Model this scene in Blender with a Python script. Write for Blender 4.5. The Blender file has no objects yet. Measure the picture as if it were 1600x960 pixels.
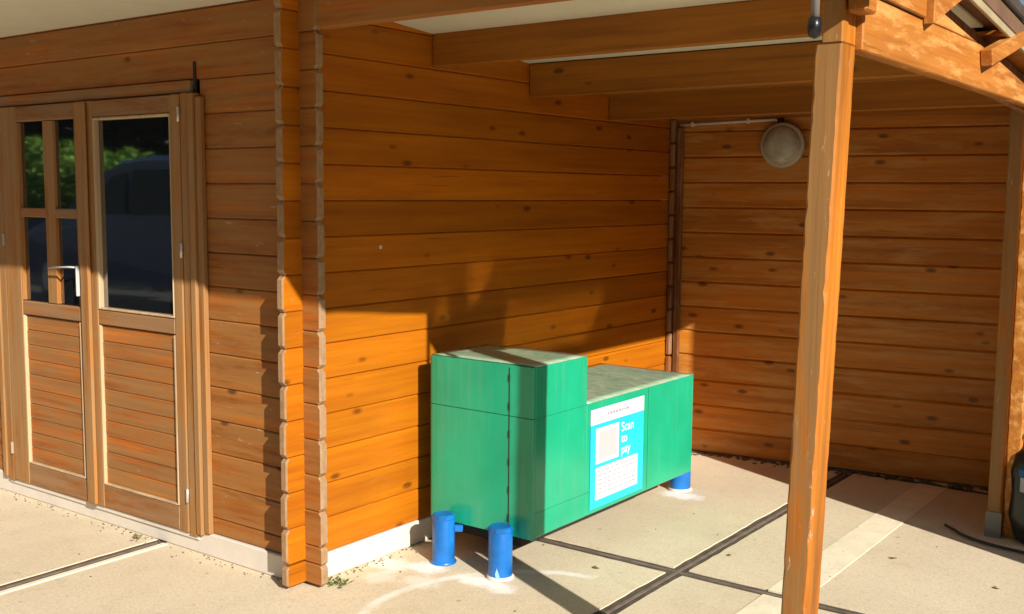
import bpy, bmesh, math, random
from mathutils import Vector, Matrix
R = math.radians
random.seed(7)
sc = bpy.context.scene
col = sc.collection

# ------------------------------------------------------------------ camera
cam_d = bpy.data.cameras.new('camera')
cam_d.sensor_width = 36.0
cam_d.lens = 38.007
cam_d.clip_end = 2000
cam = bpy.data.objects.new('camera', cam_d)
yaw, pit, rol = R(36.646), R(6.033), R(-0.428)
fw = Vector((-math.sin(yaw)*math.cos(pit), math.cos(yaw)*math.cos(pit), -math.sin(pit)))
rt = fw.cross(Vector((0, 0, 1))).normalized()
dn = fw.cross(rt)
r2 = math.cos(rol)*rt + math.sin(rol)*dn
d2 = -math.sin(rol)*rt + math.cos(rol)*dn
M = Matrix((r2, -d2, -fw)).transposed().to_4x4()
M.translation = Vector((3.114, -2.925, 1.55))
cam.matrix_world = M
col.objects.link(cam)
sc.camera = cam

# ------------------------------------------------------------------ light
SUN = Vector((1.0, -0.455, 0.585))
EL = math.atan2(SUN.z, math.hypot(SUN.x, SUN.y))
AZ = math.atan2(SUN.x, SUN.y)
w = bpy.data.worlds.new('World'); sc.world = w; w.use_nodes = True
nt = w.node_tree; nt.nodes.clear()
sky = nt.nodes.new('ShaderNodeTexSky'); sky.sky_type = 'NISHITA'; sky.sun_disc = False
sky.sun_elevation = EL; sky.sun_rotation = AZ
bg = nt.nodes.new('ShaderNodeBackground'); bg.inputs[1].default_value = 0.05
wo = nt.nodes.new('ShaderNodeOutputWorld')
nt.links.new(sky.outputs[0], bg.inputs[0]); nt.links.new(bg.outputs[0], wo.inputs[0])
sd = bpy.data.lights.new('sun', 'SUN'); sd.energy = 5.0; sd.angle = R(0.5); sd.color = (1.0, 0.93, 0.82)
so = bpy.data.objects.new('sun', sd); so.rotation_euler = SUN.to_track_quat('Z', 'Y').to_euler(); so.location = (6, -4, 6)
col.objects.link(so)
sc.view_settings.view_transform = 'Standard'; sc.view_settings.look = 'None'
sc.view_settings.exposure = 0.52; sc.view_settings.gamma = 1.0
try:
    sc.cycles.use_denoising = True; sc.cycles.caustics_reflective = True; sc.cycles.max_bounces = 10
    sc.cycles.diffuse_bounces = 6; sc.cycles.sample_clamp_indirect = 60; sc.cycles.blur_glossy = 0.0
except Exception: pass

# ------------------------------------------------------------------ helpers
def link(o, parent=None):
    col.objects.link(o)
    if parent: o.parent = parent
    return o
def tag(o, label=None, cat=None, group=None, kind=None):
    if label: o['label'] = label
    if cat: o['category'] = cat
    if group: o['group'] = group
    if kind: o['kind'] = kind
    return o
def empty(name, loc=(0, 0, 0), rz=0):
    o = bpy.data.objects.new(name, None); o.location = loc; o.rotation_euler.z = rz
    o.empty_display_size = .1
    return link(o)
def mesh_obj(name, bm, mat, parent=None, loc=(0, 0, 0), rot=(0, 0, 0), smooth=False):
    bmesh.ops.recalc_face_normals(bm, faces=bm.faces)
    me = bpy.data.meshes.new(name); bm.to_mesh(me); bm.free()
    me.materials.append(mat)
    if smooth:
        for p in me.polygons: p.use_smooth = True
    o = bpy.data.objects.new(name, me); o.location = loc; o.rotation_euler = rot
    return link(o, parent)
def inst(name, me, parent=None, loc=(0, 0, 0), rot=(0, 0, 0)):
    o = bpy.data.objects.new(name, me); o.location = loc; o.rotation_euler = rot
    return link(o, parent)
def box_bm(bm, x0, x1, y0, y1, z0, z1, bev=0.0):
    vs = [bm.verts.new((x, y, z)) for x in (x0, x1) for y in (y0, y1) for z in (z0, z1)]
    fs = [bm.faces.new([vs[i] for i in f]) for f in ((0, 1, 3, 2), (4, 6, 7, 5), (0, 4, 5, 1), (2, 3, 7, 6), (0, 2, 6, 4), (1, 5, 7, 3))]
    if bev:
        es = list({e for f in fs for e in f.edges})
        bmesh.ops.bevel(bm, geom=es, offset=bev, segments=1, affect='EDGES')
    return vs
def box(name, x0, x1, y0, y1, z0, z1, mat, parent=None, bev=0.003):
    """box whose origin sits at its own centre so that object coordinates run along it"""
    cx, cy, cz = (x0+x1)/2, (y0+y1)/2, (z0+z1)/2
    bm = bmesh.new(); box_bm(bm, x0-cx, x1-cx, y0-cy, y1-cy, z0-cz, z1-cz, bev)
    return mesh_obj(name, bm, mat, parent, (cx, cy, cz))
def prism_x(name, pts, x0, x1, mat, parent=None, bev=0.003):
    """outline of (y, z) points, extruded from x0 to x1"""
    bm = bmesh.new()
    a = [bm.verts.new((x0, y, z)) for y, z in pts]; b = [bm.verts.new((x1, y, z)) for y, z in pts]
    n = len(pts); bm.faces.new(a); bm.faces.new(b)
    for i in range(n): bm.faces.new((a[i], a[(i+1) % n], b[(i+1) % n], b[i]))
    if bev: bmesh.ops.bevel(bm, geom=list(bm.edges), offset=bev, segments=1, affect='EDGES')
    return mesh_obj(name, bm, mat, parent)
def lathe_bm(prof, seg=32, bm=None, off=(0, 0, 0)):
    bm = bm or bmesh.new(); rings = []
    for r, z in prof:
        if r < 1e-5: rings.append([bm.verts.new((off[0], off[1], off[2]+z))])
        else: rings.append([bm.verts.new((off[0]+r*math.cos(2*math.pi*i/seg), off[1]+r*math.sin(2*math.pi*i/seg), off[2]+z)) for i in range(seg)])
    for a, b in zip(rings, rings[1:]):
        for i in range(seg):
            j = (i+1) % seg
            if len(a) == 1 and len(b) == 1: continue
            if len(a) == 1: bm.faces.new((a[0], b[i], b[j]))
            elif len(b) == 1: bm.faces.new((a[i], b[0], a[j]))
            else: bm.faces.new((a[i], b[i], b[j], a[j]))
    return bm
def tube_bm(pts, r, seg=8, bm=None):
    bm = bm or bmesh.new(); pts = [Vector(p) for p in pts]; rings = []
    for i, p in enumerate(pts):
        t = (pts[min(i+1, len(pts)-1)]-pts[max(i-1, 0)]).normalized()
        u = t.orthogonal().normalized() if abs(t.z) > .99 else t.cross(Vector((0, 0, 1))).normalized()
        v = t.cross(u)
        rings.append([bm.verts.new(p+r*(math.cos(2*math.pi*k/seg)*u+math.sin(2*math.pi*k/seg)*v)) for k in range(seg)])
    for a, b in zip(rings, rings[1:]):
        for k in range(seg): bm.faces.new((a[k], b[k], b[(k+1) % seg], a[(k+1) % seg]))
    bm.faces.new(rings[0]); bm.faces.new(rings[-1])
    return bm
_bc = {}
def board_mesh(L, H, T, mat, cut0=0.0, cut1=0.0, bev=0.006):
    """a wall log: runs along +X from 0, outer face at y=0, back at y=T, z 0..H, V-grooved long edges, cut end corners"""
    key = (round(L, 3), round(H, 4), T, mat.name, cut0, cut1, bev)
    if key in _bc: return _bc[key]
    pts = []
    pts += [(cut0, 0), (L-cut1, 0)]
    if cut1: pts += [(L, cut1)]
    if cut1: pts += [(L, H-cut1)]
    pts += [(L-cut1, H), (cut0, H)]
    if cut0: pts += [(0, H-cut0), (0, cut0)]
    bm = bmesh.new(); e = .0006
    def ring(y, ins):
        out = []
        for x, z in pts:
            xx = min(max(x, ins), L-ins); zz = min(max(z, ins), H-ins)
            out.append(bm.verts.new((xx, y, zz)))
        return out
    a, b, c = ring(0, bev), ring(bev, e), ring(T, e)
    bm.faces.new(a); bm.faces.new(c)
    n = len(pts)
    for p, q in ((a, b), (b, c)):
        for i in range(n): bm.faces.new((p[i], q[i], q[(i+1) % n], p[(i+1) % n]))
    bmesh.ops.recalc_face_normals(bm, faces=bm.faces)
    me = bpy.data.meshes.new('wall_plank'); bm.to_mesh(me); bm.free(); me.materials.append(mat)
    _bc[key] = me
    return me

# ------------------------------------------------------------------ materials
def newmat(name):
    m = bpy.data.materials.new(name); m.use_nodes = True
    n = m.node_tree; n.nodes.clear()
    o = n.nodes.new('ShaderNodeOutputMaterial'); b = n.nodes.new('ShaderNodeBsdfPrincipled')
    n.links.new(b.outputs[0], o.inputs[0])
    return m, n, b
def N(n, t, **k):
    x = n.nodes.new(t)
    for a, v in k.items(): setattr(x, a, v)
    return x
def ramp(n, src, stops):
    r = N(n, 'ShaderNodeValToRGB'); e = r.color_ramp.elements
    e[0].position, e[0].color = stops[0][0], (*stops[0][1], 1); e[1].position, e[1].color = stops[-1][0], (*stops[-1][1], 1)
    for p, c in stops[1:-1]:
        q = e.new(p); q.color = (*c, 1)
    n.links.new(src, r.inputs[0]); return r.outputs[0]
def mix(n, f, a, b, mode='MIX'):
    m = N(n, 'ShaderNodeMix', data_type='RGBA', blend_type=mode)
    for sock, v in ((m.inputs[0], f), (m.inputs[6], a), (m.inputs[7], b)):
        if hasattr(v, 'links') or isinstance(v, bpy.types.NodeSocket): n.links.new(v, sock)
        elif isinstance(v, tuple): sock.default_value = (*v, 1)
        else: sock.default_value = v
    return m.outputs[2]
def math_(n, op, a, b=0.0, clamp=False):
    m = N(n, 'ShaderNodeMath', operation=op); m.use_clamp = clamp
    for s, v in ((m.inputs[0], a), (m.inputs[1], b)):
        if isinstance(v, bpy.types.NodeSocket): n.links.new(v, s)
        else: s.default_value = v
    return m.outputs[0]
def noise(n, vec, scale, detail=4, rough=.55, dist=0.0):
    t = N(n, 'ShaderNodeTexNoise'); t.inputs['Scale'].default_value = scale; t.inputs['Detail'].default_value = detail
    t.inputs['Roughness'].default_value = rough; t.inputs['Distortion'].default_value = dist
    n.links.new(vec, t.inputs['Vector']); return t.outputs[0]
def mapping(n, vec, scale=(1, 1, 1), loc=(0, 0, 0)):
    m = N(n, 'ShaderNodeMapping'); m.inputs['Scale'].default_value = scale; m.inputs['Location'].default_value = loc
    n.links.new(vec, m.inputs['Vector']); return m.outputs[0]
def objvec(n, rnd=True):
    tc = N(n, 'ShaderNodeTexCoord'); oi = N(n, 'ShaderNodeObjectInfo')
    v = N(n, 'ShaderNodeVectorMath', operation='MULTIPLY_ADD'); v.inputs[1].default_value = (37.0, 91.0, 53.0)
    cmb = N(n, 'ShaderNodeCombineXYZ')
    for i in range(3): n.links.new(oi.outputs['Random'], cmb.inputs[i])
    n.links.new(cmb.outputs[0], v.inputs[0]); n.links.new(tc.outputs['Object'], v.inputs[2])
    return (v.outputs[0] if rnd else tc.outputs['Object']), oi.outputs['Random']
def bump(n, b, h, dist, strength=1.0):
    x = N(n, 'ShaderNodeBump'); x.inputs['Distance'].default_value = dist; x.inputs['Strength'].default_value = strength
    n.links.new(h, x.inputs['Height']); n.links.new(x.outputs[0], b.inputs['Normal'])

def wood(name, dark, mid, light, weather=None, wamt=0.0, knots=.5, axis='x', rough=.6, vary=.3, white=0.0, grainscale=1.0, spec=.4, blotch=1.0, face=False):
    m, n, b = newmat(name)
    v, rnd = objvec(n)
    L, S = 1.0*grainscale, 34.0*grainscale
    sc3 = {'x': (L, S, S), 'y': (S, L, S), 'z': (S, S, L)}[axis]
    g = noise(n, mapping(n, v, sc3), 1.0, 5, .6, .25)
    g2 = noise(n, mapping(n, v, tuple(3*s for s in sc3)), 1.0, 3, .6)
    patch = noise(n, mapping(n, v, {'x': (1.1, 9, 9), 'y': (9, 1.1, 9), 'z': (9, 9, 1.1)}[axis]), 1.0, 4, .6, .0)
    c = ramp(n, g, [(.28, dark), (.5, mid), (.74, light)])
    c = mix(n, math_(n, 'MULTIPLY', g2, .55), c, dark)
    # per board tone
    tone = math_(n, 'MULTIPLY_ADD', rnd, vary); n.nodes[-1].inputs[2].default_value = 1.0-vary*.5
    hs = N(n, 'ShaderNodeHueSaturation'); n.links.new(c, hs.inputs['Color']); n.links.new(tone, hs.inputs['Value'])
    c = hs.outputs[0]
    lo_, hi_ = 1-.2*blotch, 1+.12*blotch
    pm = ramp(n, patch, [(.3, (lo_,)*3), (.7, (hi_,)*3)])
    c = mix(n, 1.0, c, pm, 'MULTIPLY')
    crk = noise(n, mapping(n, v, {'x': (1.6, 95, 95), 'y': (95, 1.6, 95), 'z': (95, 95, 1.6)}[axis], (1, 8, 4)), 1.0, 3, .6, .1)
    ck = ramp(n, crk, [(.66, (0, 0, 0)), (.72, (.7, .7, .7))])
    c = mix(n, ck, c, tuple(x*.35 for x in dark))
    wf = None
    if weather:
        wn = noise(n, mapping(n, v, {'x': (2.2, 16, 16), 'y': (16, 2.2, 16), 'z': (16, 16, 2.2)}[axis], (5, 3, 9)), 1.0, 7, .7, .25)
        wf = ramp(n, wn, [(.5-wamt*.28, (0, 0, 0)), (.62-wamt*.18, (1, 1, 1))])
        wc = mix(n, g, weather, tuple(min(1, x*1.7) for x in weather))
        wk = math_(n, 'MULTIPLY', wf, .85)
        if face:   # weather side: the faces turned to the yard are greyed, the others keep their stain
            gm = N(n, 'ShaderNodeNewGeometry'); sn = N(n, 'ShaderNodeSeparateXYZ'); n.links.new(gm.outputs['True Normal'], sn.inputs[0])
            wk = math_(n, 'MULTIPLY', wk, math_(n, 'SUBTRACT', 1.0, math_(n, 'MULTIPLY', math_(n, 'GREATER_THAN', sn.outputs[0], .6), .85)))
        c = mix(n, wk, c, wc)
    if knots:
        vo = N(n, 'ShaderNodeTexVoronoi'); vo.inputs['Scale'].default_value = 1.0
        kv = mapping(n, v, {'x': (4.2, .4, 9.5), 'y': (.4, 4.2, 9.5), 'z': (9.2, .4, 3.2)}[axis])
        n.links.new(kv, vo.inputs['Vector'])
        k1 = ramp(n, vo.outputs['Distance'], [(.08, (1, 1, 1)), (.165, (0, 0, 0))])
        sep = N(n, 'ShaderNodeSeparateColor'); n.links.new(vo.outputs['Color'], sep.inputs[0])
        sel = math_(n, 'LESS_THAN', sep.outputs[0], knots)
        kf = math_(n, 'MULTIPLY', k1, math_(n, 'MULTIPLY', sel, .8))
        c = mix(n, kf, c, tuple(x*.28 for x in dark))
    if white:
        fn = noise(n, mapping(n, v, {'x': (9, 34, 34), 'y': (34, 9, 34), 'z': (34, 34, 9)}[axis], (2, 7, 1)), 1.0, 5, .75)
        ff = ramp(n, fn, [(.64, (0, 0, 0)), (.74, (1, 1, 1))])
        c = mix(n, math_(n, 'MULTIPLY', ff, white), c, (.62, .5, .38))
    if axis == 'x':
        tn = N(n, 'ShaderNodeTexCoord'); se = N(n, 'ShaderNodeSeparateXYZ'); n.links.new(tn.outputs['Normal'], se.inputs[0])
        eg = math_(n, 'GREATER_THAN', math_(n, 'ABSOLUTE', se.outputs[0]), .4)
        en = noise(n, mapping(n, v, (8, 60, 30)), 1.0, 3)
        c = mix(n, math_(n, 'MULTIPLY', eg, .9), c, mix(n, en, (.20, .11, .05), (.46, .32, .19)))
    n.links.new(c, b.inputs['Base Color'])
    rr = math_(n, 'MULTIPLY_ADD', g2, .3); n.nodes[-1].inputs[2].default_value = rough-.12
    n.links.new(rr, b.inputs['Roughness']); b.inputs['Specular IOR Level'].default_value = spec
    h = math_(n, 'ADD', math_(n, 'MULTIPLY', g, .7), math_(n, 'MULTIPLY', g2, .5))
    bump(n, b, h, .0022, .7)
    return m

def plain(name, c, rough=.5, metal=0.0, bumpscale=0, bumpd=.001, vary=.12, spec=.5, ns=6.0):
    m, n, b = newmat(name); v, rnd = objvec(n, False)
    f = noise(n, v, ns, 5, .6)
    cc = ramp(n, f, [(.3, tuple(x*(1-vary) for x in c)), (.7, tuple(min(1, x*(1+vary)) for x in c))])
    n.links.new(cc, b.inputs['Base Color']); b.inputs['Roughness'].default_value = rough; b.inputs['Metallic'].default_value = metal
    b.inputs['Specular IOR Level'].default_value = spec
    if bumpscale: bump(n, b, noise(n, v, bumpscale, 4), bumpd)
    return m

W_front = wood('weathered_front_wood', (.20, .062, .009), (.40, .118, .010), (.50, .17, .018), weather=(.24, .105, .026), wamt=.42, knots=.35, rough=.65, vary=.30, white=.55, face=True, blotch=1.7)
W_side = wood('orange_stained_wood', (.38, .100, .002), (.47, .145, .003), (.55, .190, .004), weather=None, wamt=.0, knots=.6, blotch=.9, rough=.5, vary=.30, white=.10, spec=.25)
W_back = wood('knotty_back_wall_wood', (.40, .125, .008), (.57, .200, .016), (.66, .25, .024), knots=.8, rough=.52, vary=.2, weather=(.42, .20, .05), wamt=.08)
W_post = wood('peeling_post_wood', (.36, .095, .005), (.50, .165, .007), (.62, .235, .012), weather=(.21, .115, .040), wamt=.62, knots=.15, axis='z', rough=.6, vary=.05, white=.9, blotch=2.6, face=True)
W_post_side = W_post
W_beam = wood('sunbleached_beam_wood', (.32, .095, .010), (.46, .165, .018), (.54, .22, .035), weather=(.48, .24, .07), wamt=.0, blotch=.7, knots=.2, axis='y', rough=.6, vary=.05, white=.4)
W_joist = wood('dark_joist_wood', (.24, .080, .004), (.38, .138, .008), (.46, .175, .012), knots=.7, rough=.55, vary=.12)
W_doorv = wood('door_stile_wood', (.26, .085, .012), (.40, .15, .022), (.50, .22, .04), weather=(.24, .135, .055), wamt=.5, knots=0, axis='z', rough=.6, vary=.15)
W_doorh = wood('door_rail_wood', (.20, .065, .010), (.36, .12, .018), (.46, .17, .028), weather=(.22, .125, .06), wamt=.5, knots=0, axis='x', rough=.6, vary=.15)
W_panel = wood('door_panel_wood', (.26, .065, .008), (.46, .13, .014), (.56, .18, .02), weather=(.22, .11, .035), blotch=1.6, wamt=.42, knots=0, axis='x', rough=.6, vary=.25, white=.25)
W_bead = wood('pale_bead_wood', (.45, .30, .16), (.58, .42, .25), (.66, .52, .34), knots=0, axis='z', vary=.1)
W_brown = wood('brown_trim_wood', (.14, .042, .008), (.25, .080, .014), (.33, .12, .024), weather=(.22, .13, .07), wamt=.15, knots=0, axis='z', vary=.2)
M_white = plain('white_plinth_paint', (.68, .62, .54), .6, bumpscale=30, vary=.06)
M_cream = plain('cream_soffit_paint', (.70, .70, .56), .6, vary=.05, bumpscale=8)
M_roof = plain('dark_roof_felt', (.055, .04, .03), .85, bumpscale=60, vary=.3)
M_roofedge = plain('brown_roof_board', (.16, .085, .045), .8, bumpscale=30, vary=.25)
M_pale = plain('pale_batten', (.36, .29, .17), .7, vary=.15)
M_blue = plain('blue_gloss_paint', (.006, .135, .46), .34, vary=.35, bumpscale=14, bumpd=.0015)
M_black = plain('black_plastic', (.010, .011, .013), .32, vary=.3, bumpscale=9, bumpd=.006)
M_dull_black = plain('black_rubber', (.02, .02, .022), .5)
M_grey = plain('grey_metal_tube', (.22, .19, .17), .5, vary=.1)
M_dark = plain('dark_interior', (.02, .018, .016), .9)
M_steel = plain('zinc_hinge', (.62, .60, .56), .4, metal=.6)
M_conduit = plain('white_conduit', (.62, .55, .50), .5)
M_whitepl = plain('white_handle_plastic', (.52, .52, .52), .35)
M_joint = plain('brown_joint_filler', (.085, .062, .045), .9, bumpscale=50, bumpd=.004, vary=.45, ns=14)
M_strip = plain('pale_mortar_strip', (.80, .71, .53), .85, bumpscale=60, bumpd=.002, vary=.1, ns=9)
M_paper = plain('white_label_print', (.68, .70, .74), .4, vary=.02)
M_cyan = plain('cyan_label_print', (.02, .50, .78), .4, vary=.08, ns=3)
M_greyp = plain('grey_label_print', (.47, .47, .50), .5, vary=.03)
M_leaf = plain('leaf_green', (.07, .13, .02), .5, vary=.5, ns=3)

# green cabinet: gloss paint with faint dirt
def green_paint(name, c, dusty=False):
    m, n, b = newmat(name); v, rnd = objvec(n, False)
    f = noise(n, v, 3.0, 4, .55)
    cc = ramp(n, f, [(.3, tuple(x*.88 for x in c)), (.7, tuple(x*1.1 for x in c))])
    st = noise(n, mapping(n, v, (30, 30, 2.2)), 1.0, 4, .6)
    cc = mix(n, math_(n, 'MULTIPLY', ramp(n, st, [(.52, (0, 0, 0)), (.75, (1, 1, 1))]), .16), cc, (.20, .36, .26))
    if dusty:
        d = noise(n, mapping(n, v, (9, 14, 9)), 1.0, 6, .7, 1.2)
        d = ramp(n, d, [(.38, (.35, .35, .35)), (.66, (.80, .80, .80))])
        cc = mix(n, d, cc, (.60, .66, .50))
        rr = ramp(n, d, [(0, (.11, .11, .11)), (1, (.17, .17, .17))]); n.links.new(rr, b.inputs['Roughness'])
        b.inputs['IOR'].default_value = 2.0
        bump(n, b, noise(n, mapping(n, v, (3, 4, 3)), 1.0, 2, .5, .3), .0015, .5)
    else:
        b.inputs['Roughness'].default_value = .22
        bump(n, b, noise(n, v, 3.5, 2), .004, .35)
    n.links.new(cc, b.inputs['Base Color']); b.inputs['Specular IOR Level'].default_value = .5
    b.inputs['Coat Weight'].default_value = .0 if dusty else .08
    b.inputs['Coat Roughness'].default_value = .06
    return m
M_green = green_paint('green_gloss_paint', (.012, .37, .20))
M_gtop = green_paint('dusty_green_top', (.03, .30, .17), True)

# window glass over a dark room
M_glass, n, b = newmat('dark_window_glass')
b.inputs['Base Color'].default_value = (.012, .014, .018, 1); b.inputs['Roughness'].default_value = .03
b.inputs['IOR'].default_value = 3.4
v, _ = objvec(n); bump(n, b, noise(n, v, 2.5, 2), .002, .3)
# frosted lamp glass
M_lamp, n, b = newmat('dusty_lamp_glass')
v, _ = objvec(n, False)
cc = ramp(n, noise(n, v, 9, 4), [(.35, (.42, .42, .32)), (.65, (.72, .72, .60))])
n.links.new(cc, b.inputs['Base Color']); b.inputs['Roughness'].default_value = .12; b.inputs['Transmission Weight'].default_value = .25
bump(n, b, noise(n, v, 30, 2), .002)

# concrete slabs, in world coordinates so marks stay where they are
M_floor, n, b = newmat('beige_concrete')
geo = N(n, 'ShaderNodeNewGeometry'); P = geo.outputs['Position']; oi = N(n, 'ShaderNodeObjectInfo')
big = noise(n, P, 1.1, 5, .6); mid = noise(n, P, 7, 6, .65); fine = noise(n, P, 90, 3, .7)
c = ramp(n, big, [(.3, (.59, .50, .35)), (.7, (.70, .60, .44))])
c = mix(n, ramp(n, noise(n, P, 38, 5, .7), [(.56, (0, 0, 0)), (.66, (.35, .35, .35))]), c, (.33, .26, .17))
c = mix(n, ramp(n, mid, [(.42, (0, 0, 0)), (.72, (.45, .45, .45))]), c, (.72, .62, .44))
c = mix(n, ramp(n, noise(n, P, 3.2, 7, .7, .5), [(.58, (0, 0, 0)), (.75, (.5, .5, .5))]), c, (.47, .37, .23))
c = mix(n, 1.0, c, ramp(n, fine, [(.3, (.86, .86, .86)), (.7, (1.1, 1.1, 1.1))]), 'MULTIPLY')
# small dark spots
vs = N(n, 'ShaderNodeTexVoronoi'); vs.inputs['Scale'].default_value = 5.0; n.links.new(P, vs.inputs['Vector'])
spot = ramp(n, math_(n, 'ADD', vs.outputs['Distance'], math_(n, 'MULTIPLY', fine, .08)), [(.07, (.55, .55, .55)), (.11, (0, 0, 0))])
c = mix(n, spot, c, (.24, .19, .12))
sx = N(n, 'ShaderNodeSeparateXYZ'); n.links.new(P, sx.inputs[0])
wn = noise(n, P, 16, 6, .75)
def splash(cx, cy, rx, ry, strength, c):
    dx = math_(n, 'DIVIDE', math_(n, 'SUBTRACT', sx.outputs[0], cx), rx)
    dy = math_(n, 'DIVIDE', math_(n, 'SUBTRACT', sx.outputs[1], cy), ry)
    d = math_(n, 'SQRT', math_(n, 'ADD', math_(n, 'MULTIPLY', dx, dx), math_(n, 'MULTIPLY', dy, dy)))
    d = math_(n, 'ADD', d, math_(n, 'MULTIPLY', wn, 1.3))
    f = ramp(n, math_(n, 'MULTIPLY', d, .4), [(.42, (strength,)*3), (.60, (0, 0, 0))])
    return mix(n, f, c, (.86, .85, .82))
for a in ((.24, .36, .13, .09, .95), (.10, .30, .16, .10, .7), (.50, .37, .15, .08, .95), (.62, .36, .10, .08, .8), (.56, 1.98, .17, .09, 1.0), (.33, .22, .12, .10, .45), (.16, .16, .10, .10, .4)):
    c = splash(*a, c)
# thin white arc dragged across the slab
dx = math_(n, 'SUBTRACT', sx.outputs[0], .98); dy = math_(n, 'SUBTRACT', sx.outputs[1], .06)
rad = math_(n, 'SQRT', math_(n, 'ADD', math_(n, 'MULTIPLY', dx, dx), math_(n, 'MULTIPLY', dy, dy)))
line = math_(n, 'ABSOLUTE', math_(n, 'SUBTRACT', math_(n, 'ADD', rad, math_(n, 'MULTIPLY', mid, .06)), .675))
lf = math_(n, 'MULTIPLY', ramp(n, line, [(.008, (.8, .8, .8)), (.03, (0, 0, 0))]), math_(n, 'LESS_THAN', sx.outputs[0], .86))
lf = math_(n, 'MULTIPLY', lf, math_(n, 'GREATER_THAN', sx.outputs[1], -.35))
c = mix(n, math_(n, 'MULTIPLY', lf, ramp(n, noise(n, P, 5, 3), [(.35, (.3, .3, .3)), (.6, (1, 1, 1))])), c, (.84, .82, .76))
# damp dirt along the plinths
n.links.new(c, b.inputs['Base Color']); b.inputs['Roughness'].default_value = .85
bump(n, b, math_(n, 'ADD', math_(n, 'MULTIPLY', fine, .6), mid), .003, .6)

# ------------------------------------------------------------------ ground and pavement
bm = bmesh.new(); box_bm(bm, -150, 150, -150, 150, -1.2, -.085)
gr = mesh_obj('ground', bm, plain('dark_asphalt', (.055, .053, .05), .95, bumpscale=4, bumpd=.02)); tag(gr, kind='structure')
bm = bmesh.new(); box_bm(bm, -6.9, 5.1, -5.2, 5.1, -.084, -.0055)
pav = mesh_obj('pavement', bm, M_joint); tag(pav, kind='structure')
xs = [-.92+2.005*k for k in range(-3, 4)]; ys = [.96+2.05*k for k in range(-3, 3)]
J = .034
for i in range(len(xs)-1):
    for k in range(len(ys)-1):
        x0, x1, y0, y1 = xs[i]+J, xs[i+1]-J, ys[k]+J, ys[k+1]-J
        if x1 < -.6 and y0 > 0: continue
        bm = bmesh.new(); cx, cy = (x0+x1)/2, (y0+y1)/2
        zt = random.uniform(-.0015, .0015); out = []; nn = 36
        cs = [(x0-cx, y0-cy), (x1-cx, y0-cy), (x1-cx, y1-cy), (x0-cx, y1-cy)]
        for q in range(4):
            a_, b_ = cs[q], cs[(q+1) % 4]
            for u in range(nn):
                t_ = u/nn; h_ = -abs(random.gauss(0, .0022)) - (.008*random.random() if random.random() < .06 else 0)
                nx_, ny_ = (a_[1]-b_[1]), (b_[0]-a_[0]); l_ = math.hypot(nx_, ny_)
                px_, py_ = a_[0]+(b_[0]-a_[0])*t_-nx_/l_*h_, a_[1]+(b_[1]-a_[1])*t_-ny_/l_*h_
                out.append((px_, py_))
        lo = [bm.verts.new((p[0], p[1], -.07)) for p in out]; m1 = [bm.verts.new((p[0], p[1], zt-.005)) for p in out]
        up = [bm.verts.new((p[0]*.9985, p[1]*.9985, zt)) for p in out]
        bm.faces.new(up)
        for q in range(len(out)):
            w_ = (q+1) % len(out); bm.faces.new((lo[q], lo[w_], m1[w_], m1[q])); bm.faces.new((m1[q], m1[w_], up[w_], up[q]))
        mesh_obj('slab', bm, M_floor, pav, (cx, cy, 0))
box('mortar_strip', 1.47, 1.625, .99, 2.98, -.02, .0035, M_strip, pav, .001)
box('mortar_strip', 1.475, 1.63, -1.06, .93, -.02, .0035, M_strip, pav, .001)
box('mortar_strip', -.880, -.852, -1.06, -.12, -.02, .0035, M_strip, pav, .001)
# timber lath lying in the joints
bm = bmesh.new()
for a in ((-.92-.007, -.92+.007, -3, -.12), (1.085-.007, 1.085+.007, -1.1, 3.0)): box_bm(bm, a[0], a[1], a[2], a[3], -.02, -.002)
for a in ((.32, 1.075, .953, .967), (1.095, 3.07, .953, .967)): box_bm(bm, a[0], a[1], a[2], a[3], -.02, -.002)
mesh_obj('joint_lath', bm, plain('grey_lath', (.17, .13, .10), .9, vary=.4, ns=12, bumpscale=40), pav)

# ------------------------------------------------------------------ log cabin
PF = .141
cab = empty('log_cabin', (0, 0, 0))
tag(cab, 'orange stained log cabin with glazed double doors, interlocked corner logs and white plinth', 'cabin')
YF = -.09
def jit(a=.0012): return random.uniform(-a, a)
XL = -4.4
# front wall: rows named by the height of their upper edge
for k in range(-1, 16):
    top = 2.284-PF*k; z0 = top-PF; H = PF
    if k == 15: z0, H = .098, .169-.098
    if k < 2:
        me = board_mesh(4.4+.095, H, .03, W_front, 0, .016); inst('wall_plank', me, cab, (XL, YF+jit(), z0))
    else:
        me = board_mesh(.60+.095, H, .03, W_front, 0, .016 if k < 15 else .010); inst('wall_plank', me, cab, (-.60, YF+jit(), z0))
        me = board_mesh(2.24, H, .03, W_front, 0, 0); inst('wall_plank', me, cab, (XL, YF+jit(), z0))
# side wall
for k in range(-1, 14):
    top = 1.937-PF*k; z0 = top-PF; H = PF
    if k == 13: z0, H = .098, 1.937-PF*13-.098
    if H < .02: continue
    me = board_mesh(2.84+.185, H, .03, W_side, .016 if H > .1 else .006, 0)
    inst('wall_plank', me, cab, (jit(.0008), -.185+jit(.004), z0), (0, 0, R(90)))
for z0 in (2.078, 2.219):   # upper rows run behind the ceiling
    me = board_mesh(2.84+.185, .141, .03, W_side, .016, 0)
    inst('wall_plank', me, cab, (0, -.185, z0), (0, 0, R(90)))
bm = bmesh.new(); bmesh.ops.create_uvsphere(bm, u_segments=8, v_segments=5, radius=.009)
for v_ in bm.verts: v_.co.x *= .25
mesh_obj('paint_chip', bm, M_white, cab, (.001, .345, 1.322))
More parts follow.
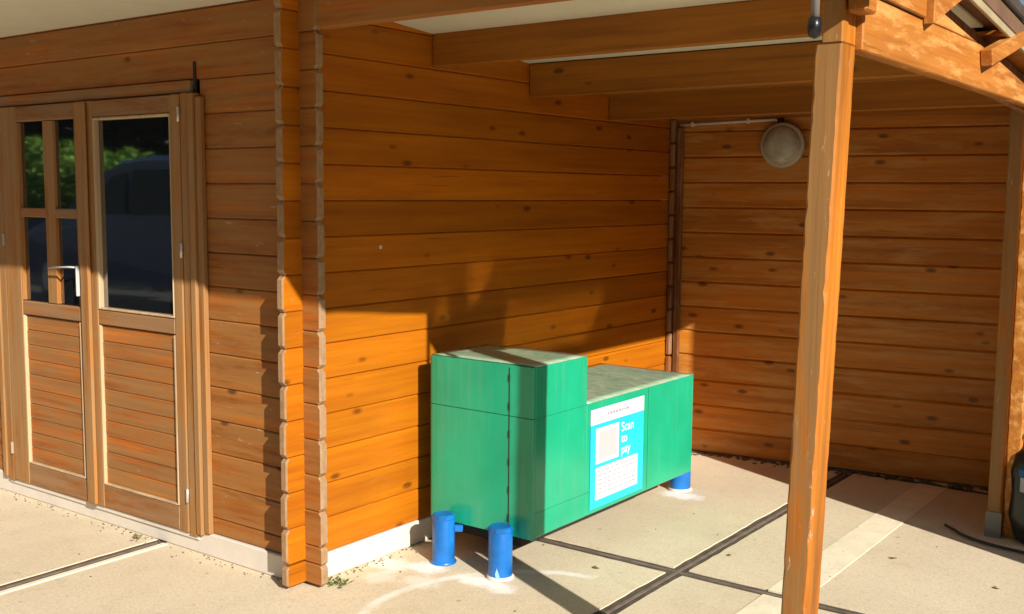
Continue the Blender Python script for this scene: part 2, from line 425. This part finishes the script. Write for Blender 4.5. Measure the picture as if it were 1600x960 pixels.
# plinths (butted at the corner), sub-corner foot blocks
box('plinth', XL, -.034, YF-.012, .0, 0, .096, M_white, cab, .004)
box('plinth', -.030, .006, -.056, 2.83, 0, .103, M_white, cab, .004)
bm = bmesh.new()
box_bm(bm, -4.38, -.04, YF+.04, YF+.06, .1, 2.25); box_bm(bm, -.06, -.04, -.02, 2.8, .1, 2.1)
mesh_obj('lining_board', bm, M_dark, cab)

# soffit and eaves in front
box('soffit_panel', XL, 2.08, -.97, YF-.002, 2.287, 2.30, M_cream, cab, 0)
box('fascia_board', XL, 2.14, -1.00, -.975, 2.29, 2.44, W_beam, cab, .003)

# lowest corner log ends reach down past the plinth
me = board_mesh(.125, .083, .03, W_front, 0, .012); inst('wall_plank', me, cab, (-.030, YF, .014))
me = board_mesh(.125, .083, .03, W_side, .012, 0); inst('wall_plank', me, cab, (0, -.185, .014), (0, 0, R(90)))
# door frame
fr = empty('door_frame'); fr.parent = cab
def sub(name, x0, x1, y0, y1, z0, z1, mat, parent, bev=.004): return box(name, x0, x1, y0, y1, z0, z1, mat, parent, bev)
sub('head', -2.17, -.640, -.106, -.075, 1.95, 2.0, W_doorh, fr)
sub('jamb', -.688, -.640, -.122, -.07, .075, 1.948, W_doorv, fr)
sub('jamb', -2.17, -2.112, -.122, -.07, .075, 1.948, W_doorv, fr)
sub('casing', -.636, -.600, -.128, -.085, .09, 1.946, W_doorv, fr)
sub('casing', -.598, -.562, -.116, -.0915, .10, 1.93, W_doorv, fr)
sub('casing', -2.21, -2.172, -.128, -.085, .09, 1.946, W_doorv, fr)
sub('threshold', -2.17, -.64, -.112, -.1025, .06, .082, M_white, fr, .002)
sub('settling_slot', -.632, -.616, -.0935, -.085, 1.948, 2.075, M_dark, fr, 0)

def door(x0, x1, st_l, st_r, g0, g1, muntin, label):
    """leaf between x0..x1; stiles up to st_l and from st_r"""
    d = empty('door'); d.parent = cab; d['label'] = label
    Y0, Y1 = -.125, -.085
    sub('stile', x0, st_l, Y0, Y1, .085, 1.945, W_doorv, d)
    sub('stile', st_r, x1, Y0, Y1, .085, 1.945, W_doorv, d)
    e = .0015
    sub('rail', st_l+e, st_r-e, Y0+.001, Y1, 1.872, 1.944, W_doorh, d)
    sub('rail', st_l+e, st_r-e, Y0+.001, Y1, .940, 1.006, W_doorh, d)
    sub('rail', st_l+e, st_r-e, Y0+.001, Y1, .086, .192, W_doorh, d)
    # framed panel of narrow boards
    zz = .200; n_ = 10; ph = (.936-.200)/n_
    for k in range(n_):
        sub('panel_board', st_l+.004, st_r-.004, Y0+.014+jit(.001), Y1-.004, zz+.0006, zz+ph-.0012, W_panel, d, .003); zz += ph
    for a, b_ in ((st_l+.001, st_l+.011), (st_r-.011, st_r-.001)):
        sub('bead', a, b_, Y0-.001, Y0+.020, .195, .936, W_bead, d, .002)
    sub('bead', st_l+.013, st_r-.013, Y0-.001, Y0+.020, .193, .201, W_bead, d, .002)
    # glazing
    if muntin:
        xm0, xm1 = muntin
        sub('muntin', xm0, xm1, Y0+.003, Y1-.008, 1.008, 1.870, W_doorv, d)
        for a, b_ in ((g0, xm0-.001), (xm1+.001, g1)): sub('muntin', a, b_, Y0+.004, Y1-.010, 1.416, 1.460, W_doorh, d)
        panes = [(a, b_, c_, e_) for a, b_ in ((g0, xm0), (xm1, g1)) for c_, e_ in ((1.008, 1.416), (1.460, 1.870))]
    else:
        panes = [(g0, g1, 1.008, 1.870)]
    for a, b_, c_, e_ in panes: sub('pane', a-.004, b_+.004, -.104, -.100, c_, e_, M_glass, d, 0)
    for a, b_ in ((st_l+.001, g0), (g1, st_r-.001)):
        sub('glazing_bead', a, b_, Y0-.002 if not muntin else Y0+.001, Y1-.012, 1.009, 1.869, W_bead if not muntin else W_doorv, d, .003)
    if not muntin:
        sub('glazing_bead', g0+.001, g1-.001, Y0-.002, Y1-.012, 1.858, 1.869, W_bead, d, .003)
        sub('glazing_bead', g0+.001, g1-.001, Y0-.002, Y1-.012, 1.009, 1.018, W_bead, d, .003)
    return d
dR = door(-1.393, -.692, -1.318, -.752, -1.300, -.760, None, 'right door leaf with one tall undivided pane')
dL = door(-2.108, -1.397, -1.965, -1.462, -1.955, -1.468, (-1.735, -1.652), 'left door leaf with four small panes')
sub('astragal', -1.425, -1.352, -.146, -.127, .09, 1.943, W_doorv, dL, .008)
sub('handle_plate', -1.459, -1.448, -.146, -.126, 1.06, 1.200, M_whitepl, dL, .003)
bm = tube_bm([(-1.455, -.148, 1.194), (-1.462, -.160, 1.195), (-1.485, -.164, 1.195), (-1.66, -.160, 1.184)], .0045, 8)
mesh_obj('handle', bm, M_whitepl, dL, smooth=True)
for z in (1.862, 1.30, .249):
    bm = lathe_bm([(0, -.032), (.0065, -.030), (.0065, .030), (0, .032)], 10)
    mesh_obj('hinge', bm, M_steel, dR, (-.690, -.128, z), smooth=True)
    bm = bmesh.new(); box_bm(bm, -2.114, -2.106, -.134, -.122, z-.03, z+.03, .001); mesh_obj('hinge', bm, M_steel, dL)
sub('door_gap', -.6915, -.6885, -.110, -.09, .09, 1.94, M_dark, dR, 0)

# ------------------------------------------------------------------ carport
cp = empty('carport', (2.0, 0, 0))
tag(cp, 'open timber carport roof with joists, gable beam and two posts beside the log cabin', 'carport')
def Cz(y): return 2.28-.1*y
cp.location = (0, 0, 0)
# ceiling and roof as sloping sheets
prism_x('ceiling_panel', [(-.965, 2.352), (1.384, 2.171), (1.384, 2.180), (-.965, 2.361)], .001, 2.068, M_cream, cp, 0)
y = 1.386
while y < 3.6:
    prism_x('ceiling_board', [(y, Cz(y)), (y+.117, Cz(y+.117)), (y+.117, Cz(y+.117)+.016), (y, Cz(y)+.016)], .001, 2.135, W_joist, cp, .002); y += .120
prism_x('verge_batten', [(-.97, Cz(-.97)), (3.7, Cz(3.7)), (3.7, Cz(3.7)+.022), (-.97, Cz(-.97)+.036)], 2.137, 2.150, M_pale, cp, .002)
prism_x('roof_deck', [(-.99, Cz(-.99)+.038), (3.75, Cz(3.75)+.038), (3.75, Cz(3.75)+.10), (-.99, Cz(-.99)+.10)], XL, 2.145, M_roofedge, cp, .003)
# corrugated tile rows on top with uneven verge ends
y = -1.02
while y < 3.8:
    t = .33
    zt = Cz(y)+.104
    prism_x('roof_tile', [(y, zt), (y+t+.02, zt-.1*(t+.02)), (y+t+.02, zt-.1*(t+.02)+.034), (y+t*.5, zt+.038), (y, zt+.060)], XL, 2.160+jit(.008), M_roof, cp, .006)
    y += t
# joists
for yf, zb in ((.67, 2.089), (1.385, 2.011), (2.117, 1.941)):
    bm = bmesh.new(); L = 2.034
    box_bm(bm, 0, L, 0, .052, 0, {.67: .137, 1.385: .157, 2.117: .130}[yf], .003)
    mesh_obj('joist', bm, W_joist, cp, (.004, yf, zb))
bm = bmesh.new(); box_bm(bm, 0, 1.955, 0, .05, 0, .136, .004)
mesh_obj('front_beam', bm, W_front, cp, (.097, -.092, 2.148))
# gable beam: two courses, upper one cut to the roof pitch
XB0, XB1 = 2.070, 2.115
def gt(y): return 2.197-.1*y
prism_x('gable_beam', [(-.038, 1.930), (2.235, 1.926), (2.235, gt(2.235)), (1.17, 2.080), (-.038, 2.080)], XB0, XB1, W_beam, cp, .004)
prism_x('gable_board', [(-.038, 2.0835), (1.13, 2.0835), (-.038, gt(-.038))], XB0+.001, XB1-.001, W_beam, cp, .002)
prism_x('sun_stop_board', [(-.036, 2.0), (3.5, 1.86), (3.5, Cz(3.5)-.002), (-.036, 2.27)], 2.040, 2.068, W_brown, cp, .002)  # added dark board, stops sun passing over the gable beam
box('shade_post', 2.68, 2.74, 1.725, 1.950, 0, 2.42, W_brown, cp, .004)  # unseen, added only to shade the floor and back wall
box('shade_post_arm', 2.20, 2.68, 1.86, 1.92, 2.33, 2.40, W_brown, cp, .004)  # unseen arm of the added shadow caster
# rafter tails standing out from the beam
prism_x('rafter_tail', [(.475, 2.062), (.86, 2.205), (.78, 2.262), (.475, 2.160)], XB1+.002, 2.150, W_beam, cp, .003)
prism_x('rafter_tail', [(.0, 2.084), (.470, 2.080), (.470, 2.160), (.0, 2.215)], XB1+.002, 2.128, W_beam, cp, .003)
prism_x('rafter_tail', [(1.154, 2.060), (1.175, 2.005), (1.666, 2.130), (1.632, 2.179)], XB1+.002, 2.158, W_beam, cp, .003)
prism_x('shade_lip_board', [(-.985, Cz(-.985)-.05), (-.30, Cz(-.30)-.05), (-.30, Cz(-.30)-.002), (-.985, Cz(-.985)-.002)], 2.112, 2.135, W_beam, cp, .002)  # unseen lip added to lower the roof shadow on the side wall
# posts (the front one leans a little outwards)
def post(x0, x1, y0, y1, ztop, dx, mat, name='post'):
    bm = bmesh.new(); W_, D_ = x1-x0, y1-y0; nz = 60; rr = random.Random(11); rings = []
    for i in range(nz+1):
        z = ztop*i/nz; ox = dx*i/nz; b4 = [.005+abs(rr.gauss(0, .0022)) for _ in range(4)]
        c8 = [(b4[0], 0), (W_-b4[1], 0), (W_, b4[1]), (W_, D_-b4[2]), (W_-b4[2], D_), (b4[3], D_), (0, D_-b4[3]), (0, b4[0])]
        rings.append([bm.verts.new((x+ox+rr.uniform(-.0004, .0004), y, z)) for x, y in c8])
    for a, b_ in zip(rings, rings[1:]):
        for k in range(8): bm.faces.new((a[k], a[(k+1) % 8], b_[(k+1) % 8], b_[k]))
    bm.faces.new(rings[0]); bm.faces.new(rings[-1])
    return mesh_obj(name, bm, mat, cp, (x0, y0, 0))
post(1.972, 2.047, -.14, -.040, 1.940, .050, W_post)
post(1.985, 2.046, 2.245, 2.31, 1.925, .004, W_post)
post(2.048, 2.112, 2.262, 2.30, 1.92, .0, W_beam)
box('post_foot', 1.98, 2.050, 2.238, 2.243, 0, .12, M_grey, cp, .001)
# corner plate above the front post, drop tube with black end
box('post_head', 2.040, 2.096, -.137, -.041, 1.942, 2.30, W_post, cp, .004)
box('shade_block', 2.10, 2.32, -.310, -.180, 2.127, 2.36, M_grey, cp, .004)  # unseen block added to shade a strip of the side wall
bm = tube_bm([(2.085, -.303, 1.98), (2.085, -.303, 2.30)], .011, 10)
mesh_obj('drop_tube', bm, M_grey, cp, smooth=True)
bm = lathe_bm([(0, -.03), (.014, -.024), (.018, 0), (.016, .02), (0, .028)], 12); mesh_obj('tube_cap', bm, M_black, cp, (2.085, -.303, 1.962), smooth=True)
box('beam_hook', 2.099, 2.150, -.125, -.041, 2.020, 2.07, W_beam, cp, .006)

# ------------------------------------------------------------------ rear cabin
TH = R(7.57)
rc = empty('rear_cabin', (0, 2.864, 0), TH)
tag(rc, 'knotty plank wall and outer side of the cabin closing the back of the carport', 'cabin wall')
PB = .1475
for k in range(-2, 14):
    top = 1.916-PB*k; z0 = top-PB
    H = PB
    if z0 < 0: z0, H = .004, top-.004
    if H < .03: continue
    me = board_mesh(2.16, H, .03, W_back, 0, 0, .010); inst('wall_plank', me, rc, (-.04, jit(.001), z0))
bm = bmesh.new(); box_bm(bm, -.04, 2.06, .032, .045, 0, 1.95); mesh_obj('lining_board', bm, M_dark, rc)
# outer side wall seen past the rear post (world x about 2.10)
def to_rc(p):
    c_, s_ = math.cos(-TH), math.sin(-TH); x, y = p[0], p[1]-2.864
    return (x*c_-y*s_, x*s_+y*c_, p[2])
for k in range(0, 14):
    top = 1.916-PB*k; z0 = top-PB; H = PB
    if z0 < 0: z0, H = .004, top-.004
    if H < .03: continue
    me = board_mesh(1.3, H, .03, W_side, .012 if H > .1 else .004, 0, .007)
    inst('wall_plank', me, rc, to_rc((2.104+jit(), 2.305, z0)), (0, 0, R(90)-TH))
# corner: stack of notched log ends and a cover board
for k in range(14):
    z0 = .02+k*.141
    bm = bmesh.new(); box_bm(bm, 0, .032, 0, .034, 0, .134, .008)
    mesh_obj('log_end', bm, W_brown, rc, to_rc((.003, 2.803, z0)), (0, 0, -TH))
bm = bmesh.new(); box_bm(bm, 0, .034, 0, .03, 0, 1.93, .004); mesh_obj('corner_board', bm, W_brown, rc, to_rc((.036, 2.835, .01)), (0, 0, -TH))
# dirt line of debris at the wall foot
bm = bmesh.new()
for i in range(260):
    x = random.uniform(.1, 1.95); y = 2.864+math.tan(TH)*x-abs(random.gauss(0, .035))-.004
    s = random.uniform(.004, .013); box_bm(bm, x-s, x+s, y-s*random.uniform(.4, 1), y+s*.6, .0, .002+s*.5)
o = mesh_obj('leaf_litter', bm, plain('dry_litter', (.13, .10, .07), .9, vary=.4, ns=30)); tag(o, 'dry dirt and crumbs gathered along the foot of the back wall', 'litter', kind='stuff')

# ------------------------------------------------------------------ lamp and conduit
def rcw(x, z, off): # point on the rear wall plane, off metres in front
    y = 2.864+math.tan(TH)*x
    return Vector((x+math.sin(TH)*off, y-math.cos(TH)*off, z))
lp = empty('bulkhead_lamp', rcw(.655, 1.828, .0), TH)
tag(lp, 'round bulkhead lamp with dusty glass dome on the back wall', 'lamp')
rx = (R(90), 0, 0)
mesh_obj('back_plate', lathe_bm([(0, 0), (.118, 0), (.122, .01), (.122, .035), (.10, .04), (0, .04)], 40), M_grey, lp, (0, 0, 0), rx, True)
mesh_obj('rim', lathe_bm([(.104, .030), (.124, .030), (.127, .042), (.120, .054), (.106, .052)], 40), plain('pale_rim', (.46, .42, .32), .4), lp, (0, 0, 0), rx, True)
mesh_obj('glass_dome', lathe_bm([(.108, .046), (.104, .066), (.088, .086), (.062, .100), (.03, .108), (0, .110)], 40), M_lamp, lp, (0, 0, 0), rx, True)
mesh_obj('cable_entry', lathe_bm([(0, 0), (.02, 0), (.02, .03), (0, .03)], 12), M_black, lp, (-.02, -.018, .118), (0, 0, 0), True)
bm = tube_bm([rcw(.045, 1.955, .018), rcw(.30, 1.963, .018), rcw(.60, 1.972, .018), rcw(.632, 1.966, .018), rcw(.640, 1.948, .018)], .0085, 10)
cd = mesh_obj('cable_conduit', bm, M_conduit, smooth=True); tag(cd, 'thin white conduit running along the top of the back wall to the lamp', 'conduit')
for x in (.12, .45):
    bm = bmesh.new(); box_bm(bm, -.008, .008, -.028, 0, -.014, .014, .003); mesh_obj('clip', bm, M_conduit, cd, rcw(x, 1.955+.0135*(x-.045)/.3*.75, .001), (0, 0, TH))

# ------------------------------------------------------------------ green cabinet
gc = empty('green_cabinet', (.60, .60, 0))
tag(gc, 'green metal L-shaped cabinet with blue printed label standing on short blue posts', 'cabinet')
gx0, gx1 = .120, .668; gy0, gy1, gy2 = .510, .905, 1.885; gb, gl, gh = .165, .656, .863
def part(name, pts, x0, x1, mat, bev=.004):
    o = prism_x(name, pts, x0, x1, mat, None, bev); o.parent = gc; o.location = Vector(o.location)-Vector((.60, .60, 0)); return o
part('tall_body', [(gy0+.0165, gb), (gy1, gb), (gy1, gh), (gy0+.0165, gh)], gx0, gx1, M_green)
part('low_body', [(gy1+.001, gb), (gy2, gb), (gy2, gl), (gy1+.001, gl)], gx0+.001, gx1-.001, M_green)
# front door skin, its left corner rounded back
def door_skin(z0, z1):
    bm = bmesh.new(); out = [(gx1, gy0+.016), (gx1, gy0+.003), (gx1-.003, gy0), (gx0+.10, gy0+.001), (gx0+.045, gy0+.003), (gx0+.015, gy0+.006), (gx0+.003, gy0+.010), (gx0, gy0+.016)]
    a = [bm.verts.new((x-.60, y-.60, z0)) for x, y in out]; b_ = [bm.verts.new((x-.60, y-.60, z1)) for x, y in out]
    bm.faces.new(a); bm.faces.new(b_)
    for i in range(len(out)): j = (i+1) % len(out); bm.faces.new((a[i], a[j], b_[j], b_[i]))
    return bm
mesh_obj('front_door', door_skin(gb-.004, gl-.002), M_green, gc)
mesh_obj('front_door', door_skin(gl+.001, gh-.001), M_green, gc)
for i in range(6):
    z = .22+i*.115; bm = bmesh.new(); box_bm(bm, .545-.60, .553-.60, gy0-.0035-.60, gy0-.60, z, z+.03, .001); mesh_obj('hinge', bm, M_dark, gc)
bm = bmesh.new(); box_bm(bm, .547-.60, .551-.60, gy0-.0015-.60, gy0+.0005-.60, gb, gh-.01); mesh_obj('door_seam', bm, M_dark, gc)
# dusty lids
def lid(y0, y1, z, seg=14):
    bm = bmesh.new(); nx_, ny_ = 10, max(6, int((y1-y0)*20)); g = []
    rnd = random.Random(int(z*1000))
    for i in range(nx_+1):
        g.append([bm.verts.new((gx0+.001+(gx1-gx0-.002)*i/nx_-.60, y0+(y1-y0)*k/ny_-.60, z+.004+(rnd.uniform(-.0006, .0006) if 0 < i < nx_ and 0 < k < ny_ else 0))) for k in range(ny_+1)])
    for i in range(nx_):
        for k in range(ny_): bm.faces.new((g[i][k], g[i+1][k], g[i+1][k+1], g[i][k+1]))
    r = bmesh.ops.extrude_face_region(bm, geom=list(bm.faces))
    for v in r['geom']:
        if isinstance(v, bmesh.types.BMVert): v.co.z = z+.0005
    return bm
mesh_obj('lid', lid(gy0+.017, gy1-.001, gh), M_gtop, gc, smooth=True)
mesh_obj('lid', lid(gy1+.003, gy2-.001, gl), M_gtop, gc, smooth=True)
# seams
X1 = gx1-.60; M_seam = plain('seam_green', (.006, .20, .12), .5)
for a in ((gy0+.017, gy1, .6535, .6555), (1.43, 1.432, gb+.01, gl-.004), (gy0+.017, gy1+.03, .268, .2695)):
    bm = bmesh.new(); box_bm(bm, X1-.001, X1+.0007, a[0]-.60, a[1]-.60, a[2], a[3]); mesh_obj('panel_seam', bm, M_seam, gc)
for nm_, a in (('base_rail', (gx0+.03, gx1-.10, gy0+.06, gy2-.16, .10, gb-.006)), ('foot', (.2, .26, .8, .86, .001, .098)), ('foot', (.2, .26, 1.55, 1.61, .001, .098))):
    bm = bmesh.new(); box_bm(bm, a[0]-.60, a[1]-.60, a[2]-.60, a[3]-.60, a[4], a[5], .001); mesh_obj(nm_, bm, M_dark, gc)
# label
lb = empty('label_sheet', (gx1+.0012-.60, .932-.60, .185)); lb.parent = gc; lb['label'] = 'blue and white printed label with a pay notice'
LW, LH = .456, .440
def sheet(name, y0, y1, z0, z1, mat, off): 
    bm = bmesh.new(); box_bm(bm, off-.0006, off, y0, y1, z0, z1); return mesh_obj(name, bm, mat, lb)
sheet('backing', 0, LW, 0, LH, M_cyan, .0006)
sheet('header', 0, LW, .372, LH, M_paper, .0012)
sheet('code_panel', .045, .235, .195, .352, M_paper, .0012)
sheet('code_square', .068, .212, .213, .335, M_greyp, .0018)
sheet('text_panel', .045, .405, .035, .178, M_paper, .0012)
bm = bmesh.new(); rr = random.Random(3)
yy = .135
while yy < .32:
    l = rr.uniform(.012, .026); box_bm(bm, .0012, .0018, yy, yy+l, .400, .412); yy += l+.006
for r_ in range(6):
    z = .158-r_*.020; yy = .062
    end = .385 if r_ != 2 else .25
    while yy < end:
        l = rr.uniform(.014, .04); box_bm(bm, .0012, .0018, yy, min(yy+l, .39), z, z+.006); yy += l+.009
mesh_obj('small_print', bm, plain('pale_print', (.34, .33, .38), .5), lb)['kind'] = 'stuff'
for i, s in enumerate(('Scan', 'to', 'pay')):
    fc = bpy.data.curves.new('lettering', 'FONT'); fc.body = s; fc.size = .060; fc.extrude = .0004; fc.offset = .0005
    fc.materials.append(M_paper)
    tmp = bpy.data.objects.new('tmp', fc); col.objects.link(tmp); bpy.context.view_layer.update()
    tm = bpy.data.meshes.new_from_object(tmp.evaluated_get(bpy.context.evaluated_depsgraph_get())); bpy.data.objects.remove(tmp)
    if not tm.materials: tm.materials.append(M_paper)
    fo = bpy.data.objects.new('lettering', tm); fo.location = (.0016, .255, .305-i*.051); fo.rotation_euler = (R(90), 0, R(90)); link(fo, lb)

# ------------------------------------------------------------------ blue posts
def blue_post(x, y, h, r, label, flap):
    t = empty('blue_post', (x, y, 0)); tag(t, label, 'post', 'short blue posts around the green cabinet')
    seg = 10
    mesh_obj('pipe', lathe_bm([(r*.98, 0), (r, .01), (r, h-.02), (r*.985, h-.018)], 28), M_blue, t, smooth=True)
    mesh_obj('cap', lathe_bm([(r*1.02, h-.020), (r*1.07, h-.014), (r*1.05, h-.004), (r*.9, h+.002), (r*.5, h-.001), (0, h-.002)], seg), M_blue, t, smooth=False)
    mesh_obj('flange', lathe_bm([(r*1.16, .0), (r*1.18, .006), (r*1.0, .012)], 20), M_blue if flap else M_white, t, smooth=True)
    if flap:
        bm = bmesh.new(); box_bm(bm, r*.95, r+.034, -.012, .012, h-.075, h-.048, .004); mesh_obj('lug', bm, M_blue, t, (0, 0, 0), (0, 0, R(35)))
    return t
blue_post(.250, .455, .208, .047, 'blue post left of the cabinet end, nearest the cabin wall', True)
t = blue_post(.548, .458, .212, .049, 'blue post in front of the cabinet with a split tear at its foot', False)
bm = bmesh.new(); vs = [bm.verts.new(p) for p in ((.02, -.0505, .0), (.036, -.043, .0), (.030, -.047, .03), (.020, -.050, .055), (.012, -.0515, .028))]; bm.faces.new(vs)
mesh_obj('tear', bm, plain('pale_torn_edge', (.25, .50, .75), .5), t)
blue_post(.500, 2.085, .20, .056, 'blue post under the far end of the cabinet in white powder', False)

# ------------------------------------------------------------------ black bag at the rear post
bg_ = empty('black_container', (2.275, 2.31, 0)); tag(bg_, 'black plastic container with a blue and white sticker standing by the rear post', 'container')
bm = lathe_bm([(0, 0), (.17, .0), (.205, .03), (.215, .12), (.20, .24), (.205, .32), (.19, .40), (.14, .455), (.09, .475), (0, .48)], 28)
rr = random.Random(5)
for v in bm.verts:
    f = 1+.06*math.sin(5*math.atan2(v.co.y, v.co.x)+v.co.z*9)+rr.uniform(-.02, .02); v.co.x *= f; v.co.y *= f*.7
mesh_obj('body', bm, M_black, bg_, smooth=True)
bm = tube_bm([(-.10, -.02, .44), (-.12, -.05, .50), (-.05, -.06, .53), (.03, -.05, .50)], .014, 8); mesh_obj('carry_handle', bm, plain('grey_plastic', (.10, .10, .11), .4), bg_, smooth=True)
def arc_band(z0, z1, a0, a1, r, mat, name):
    bm = bmesh.new(); g = []
    for i in range(9):
        a = R(a0+(a1-a0)*i/8); g.append((bm.verts.new((r*math.cos(a), r*.7*math.sin(a), z0)), bm.verts.new((r*math.cos(a), r*.7*math.sin(a), z1))))
    for p, q in zip(g, g[1:]): bm.faces.new((p[0], q[0], q[1], p[1]))
    bmesh.ops.solidify(bm, geom=list(bm.faces), thickness=.004)
    mesh_obj(name, bm, mat, bg_)
arc_band(.315, .345, 225, 290, .222, plain('blue_sticker', (.03, .18, .62), .4), 'sticker')
arc_band(.245, .310, 228, 290, .222, M_paper, 'sticker')

# thin dark tube laid along a curved dark line on the slab
hp = [(1.80, 2.268), (1.85, 2.22), (1.89, 2.172), (1.95, 2.13), (2.02, 2.098), (2.10, 2.078), (2.20, 2.065), (2.35, 2.07), (2.6, 2.02), (2.9, 1.9)]
hs_ = mesh_obj('dark_tube', tube_bm([(x, y, .012) for x, y in hp], .007, 8), M_dull_black, smooth=True)
tag(hs_, 'thin black tube curving over the concrete in front of the rear post', 'dark_tube')

# weed at the cabin corner, crumbs and twigs
def leaf_bm(bm, p, L, wd, az, tilt):
    d = Vector((math.cos(az)*math.cos(tilt), math.sin(az)*math.cos(tilt), math.sin(tilt))); s = Vector((-math.sin(az), math.cos(az), 0))*wd
    p = Vector(p); vs = [bm.verts.new(q) for q in (p, p+d*L*.45+s, p+d*L+Vector((0, 0, -.15*L)), p+d*L*.45-s)]; bm.faces.new(vs)
for (cx, cy, n_, r_, lab) in ((.085, -.01, 34, .055, 'small green weed growing at the foot of the cabin corner'), (.03, -.045, 14, .03, 'tiny weed tuft pressed against the cabin corner logs'), (-1.02, -.155, 16, .035, 'dry tuft at the foot of the plinth below the doors')):
    bm = bmesh.new()
    for i in range(n_):
        a = random.uniform(0, 6.28); rr_ = random.uniform(0, r_); leaf_bm(bm, (cx+rr_*math.cos(a), cy+rr_*math.sin(a), .002), random.uniform(.018, .038), .006, random.uniform(0, 6.28), random.uniform(.2, 1.2))
    o = mesh_obj('weed', bm, M_leaf if cx > -.5 else plain('dry_leaf', (.20, .17, .08), .8)); tag(o, lab, 'weed')
bm = bmesh.new()
for i in range(210):
    if random.random() < .5: x, y = random.uniform(-2.4, -.05), -.11-abs(random.gauss(0, .03))
    elif random.random() < .5: x, y = .012+abs(random.gauss(0, .03)), random.uniform(0, .5)
    else: x, y = random.uniform(-1.2, 2.6), random.uniform(-.9, 2.6)
    s = random.uniform(.0015, .004); box_bm(bm, x-s, x+s, y-s*.7, y+s*.7, .0005, .001+s*.8)
o = mesh_obj('grit', bm, plain('grit_brown', (.20, .15, .10), .9, vary=.5, ns=20)); tag(o, 'loose grit scattered over the slabs and along the plinth', 'grit', kind='stuff')
for x, y, L_, a, lab in ((.787, .775, .035, .3, 'dry leaf on the slab just in front of the cabinet label'), (1.745, 1.651, .04, 1.2, 'dry leaf beside the pale strip on the slab right of the front post'), (2.171, 1.553, .03, .2, 'small dry leaf lying nearest the right edge of the picture'), (1.178, 1.261, .03, 2.2, 'dry leaf right of the long joint behind the front post')):
    bm = bmesh.new(); leaf_bm(bm, (x, y, .004), L_, .009, a, .1); leaf_bm(bm, (x+.005, y, .004), L_*.7, .006, a+1.2, .25)
    o = mesh_obj('dry_leaf', bm, plain('brown_leaf', (.17, .12, .06), .8)); tag(o, lab, 'leaf', 'dry leaves on the slabs')

# ------------------------------------------------------------------ what the door glass mirrors, plus added side trees
vn = empty('parked_van', (-9.4, -6.4, 0)); tag(vn, 'dark blue van parked across the yard, mirrored in the door glass', 'van')
M_car = plain('dark_blue_car_paint', (.05, .08, .17), .25, vary=.1); M_cglass = plain('tinted_glass', (.004, .005, .006), .05)
prof = [(-2.35, .35), (2.5, .35), (2.5, 1.5), (2.35, 1.90), (1.6, 1.97), (.6, 1.985), (.0, 1.93), (-.45, 1.78), (-1.05, 1.36), (-2.1, 1.12), (-2.35, .9)]
bm = bmesh.new()
rings = []
for yy, k in ((-.95, .96), (-.82, 1.0), (.82, 1.0), (.95, .96)):
    rings.append([bm.verts.new((x, yy if z < 1.3 else yy*.93, .35+(z-.35)*k)) for x, z in prof])
bm.faces.new(rings[0]); bm.faces.new(rings[-1])
for a, b_ in zip(rings, rings[1:]):
    for i in range(len(prof)): j = (i+1) % len(prof); bm.faces.new((a[i], a[j], b_[j], b_[i]))
mesh_obj('body', bm, M_car, vn)
for pts in (((-.55, 1.25), (.25, 1.25), (.25, 1.78), (-.1, 1.72)), ((.35, 1.25), (1.35, 1.25), (1.35, 1.8), (.35, 1.8)), ((1.45, 1.25), (2.25, 1.25), (2.2, 1.78), (1.45, 1.8))):
    for s in (1, -1):
        bm = bmesh.new(); bm.faces.new([bm.verts.new((x, s*(.945 if z < 1.5 else .892), z)) for x, z in pts]); bmesh.ops.solidify(bm, geom=list(bm.faces), thickness=.01)
        mesh_obj('window', bm, M_cglass, vn)
for x in (-1.5, 1.65):
    for s in (1, -1):
        wl = mesh_obj('wheel', lathe_bm([(0, -.1), (.2, -.11), (.33, -.09), (.34, 0), (.33, .09), (.2, .11), (0, .1)], 28), M_dull_black, vn, (x, s*.86, .34), (R(90), 0, 0), True)
        mesh_obj('rim', lathe_bm([(0, .0), (.2, .0), (.21, .02), (0, .02)], 20), M_steel, wl, (0, 0, -.125 if s > 0 else .105))
for s in (1, -1): box('headlight', -2.37, -2.30, s*.72-.15, s*.72+.15, .82, .98, M_whitepl, vn, .02)
def hedge(x0, x1, y0, y1, h, n_, seed, size, name, mat, kind_label):
    rr = random.Random(seed); vsl, fsl = [], []
    for i in range(n_):
        u = rr.random(); x = x0+(x1-x0)*u; top = h*(.80+.2*math.sin(u*17+seed)+.12*math.sin(u*41))
        z = top*rr.random()**.7; y = rr.uniform(y0, y1)
        a = rr.uniform(0, 6.28); t = rr.uniform(-1, 1); s = size*rr.uniform(.6, 1.4)
        d = Vector((math.cos(a)*math.cos(t), math.sin(a)*math.cos(t), math.sin(t))); e = d.orthogonal().normalized()
        p = Vector((x, y, z)); k = len(vsl)
        vsl += [p-d*s, p+e*s*.5, p+d*s, p-e*s*.5]; fsl.append((k, k+1, k+2, k+3))
    me = bpy.data.meshes.new(name); me.from_pydata(vsl, [], fsl); me.materials.append(mat)
    o = link(bpy.data.objects.new(name, me)); tag(o, kind_label, 'hedge', kind='stuff'); return o
hedge(-24, -7, -10.5, -9, 2.5, 14000, 1, .11, 'hedge', plain('hedge_leaf', (.22, .40, .08), .5, vary=.5, ns=2), 'green leafy hedge mirrored in the door glass')
TL = plain('dark_tree_leaf', (.03, .05, .018), .6, vary=.4, ns=1)
hedge(-50, 30, -26, -20, 12, 22000, 4, .55, 'tree_belt', TL, 'tall dark belt of trees far behind the hedge')
o = hedge(-24, 40, -4, 3, 11, 20000, 9, .55, 'tree_belt', TL, 'unseen dark trees added beyond the open side to hold back low sky light')  # added out of view to cut sky light on the walls
o.location = (32, 0, 0); o.rotation_euler.z = R(90)
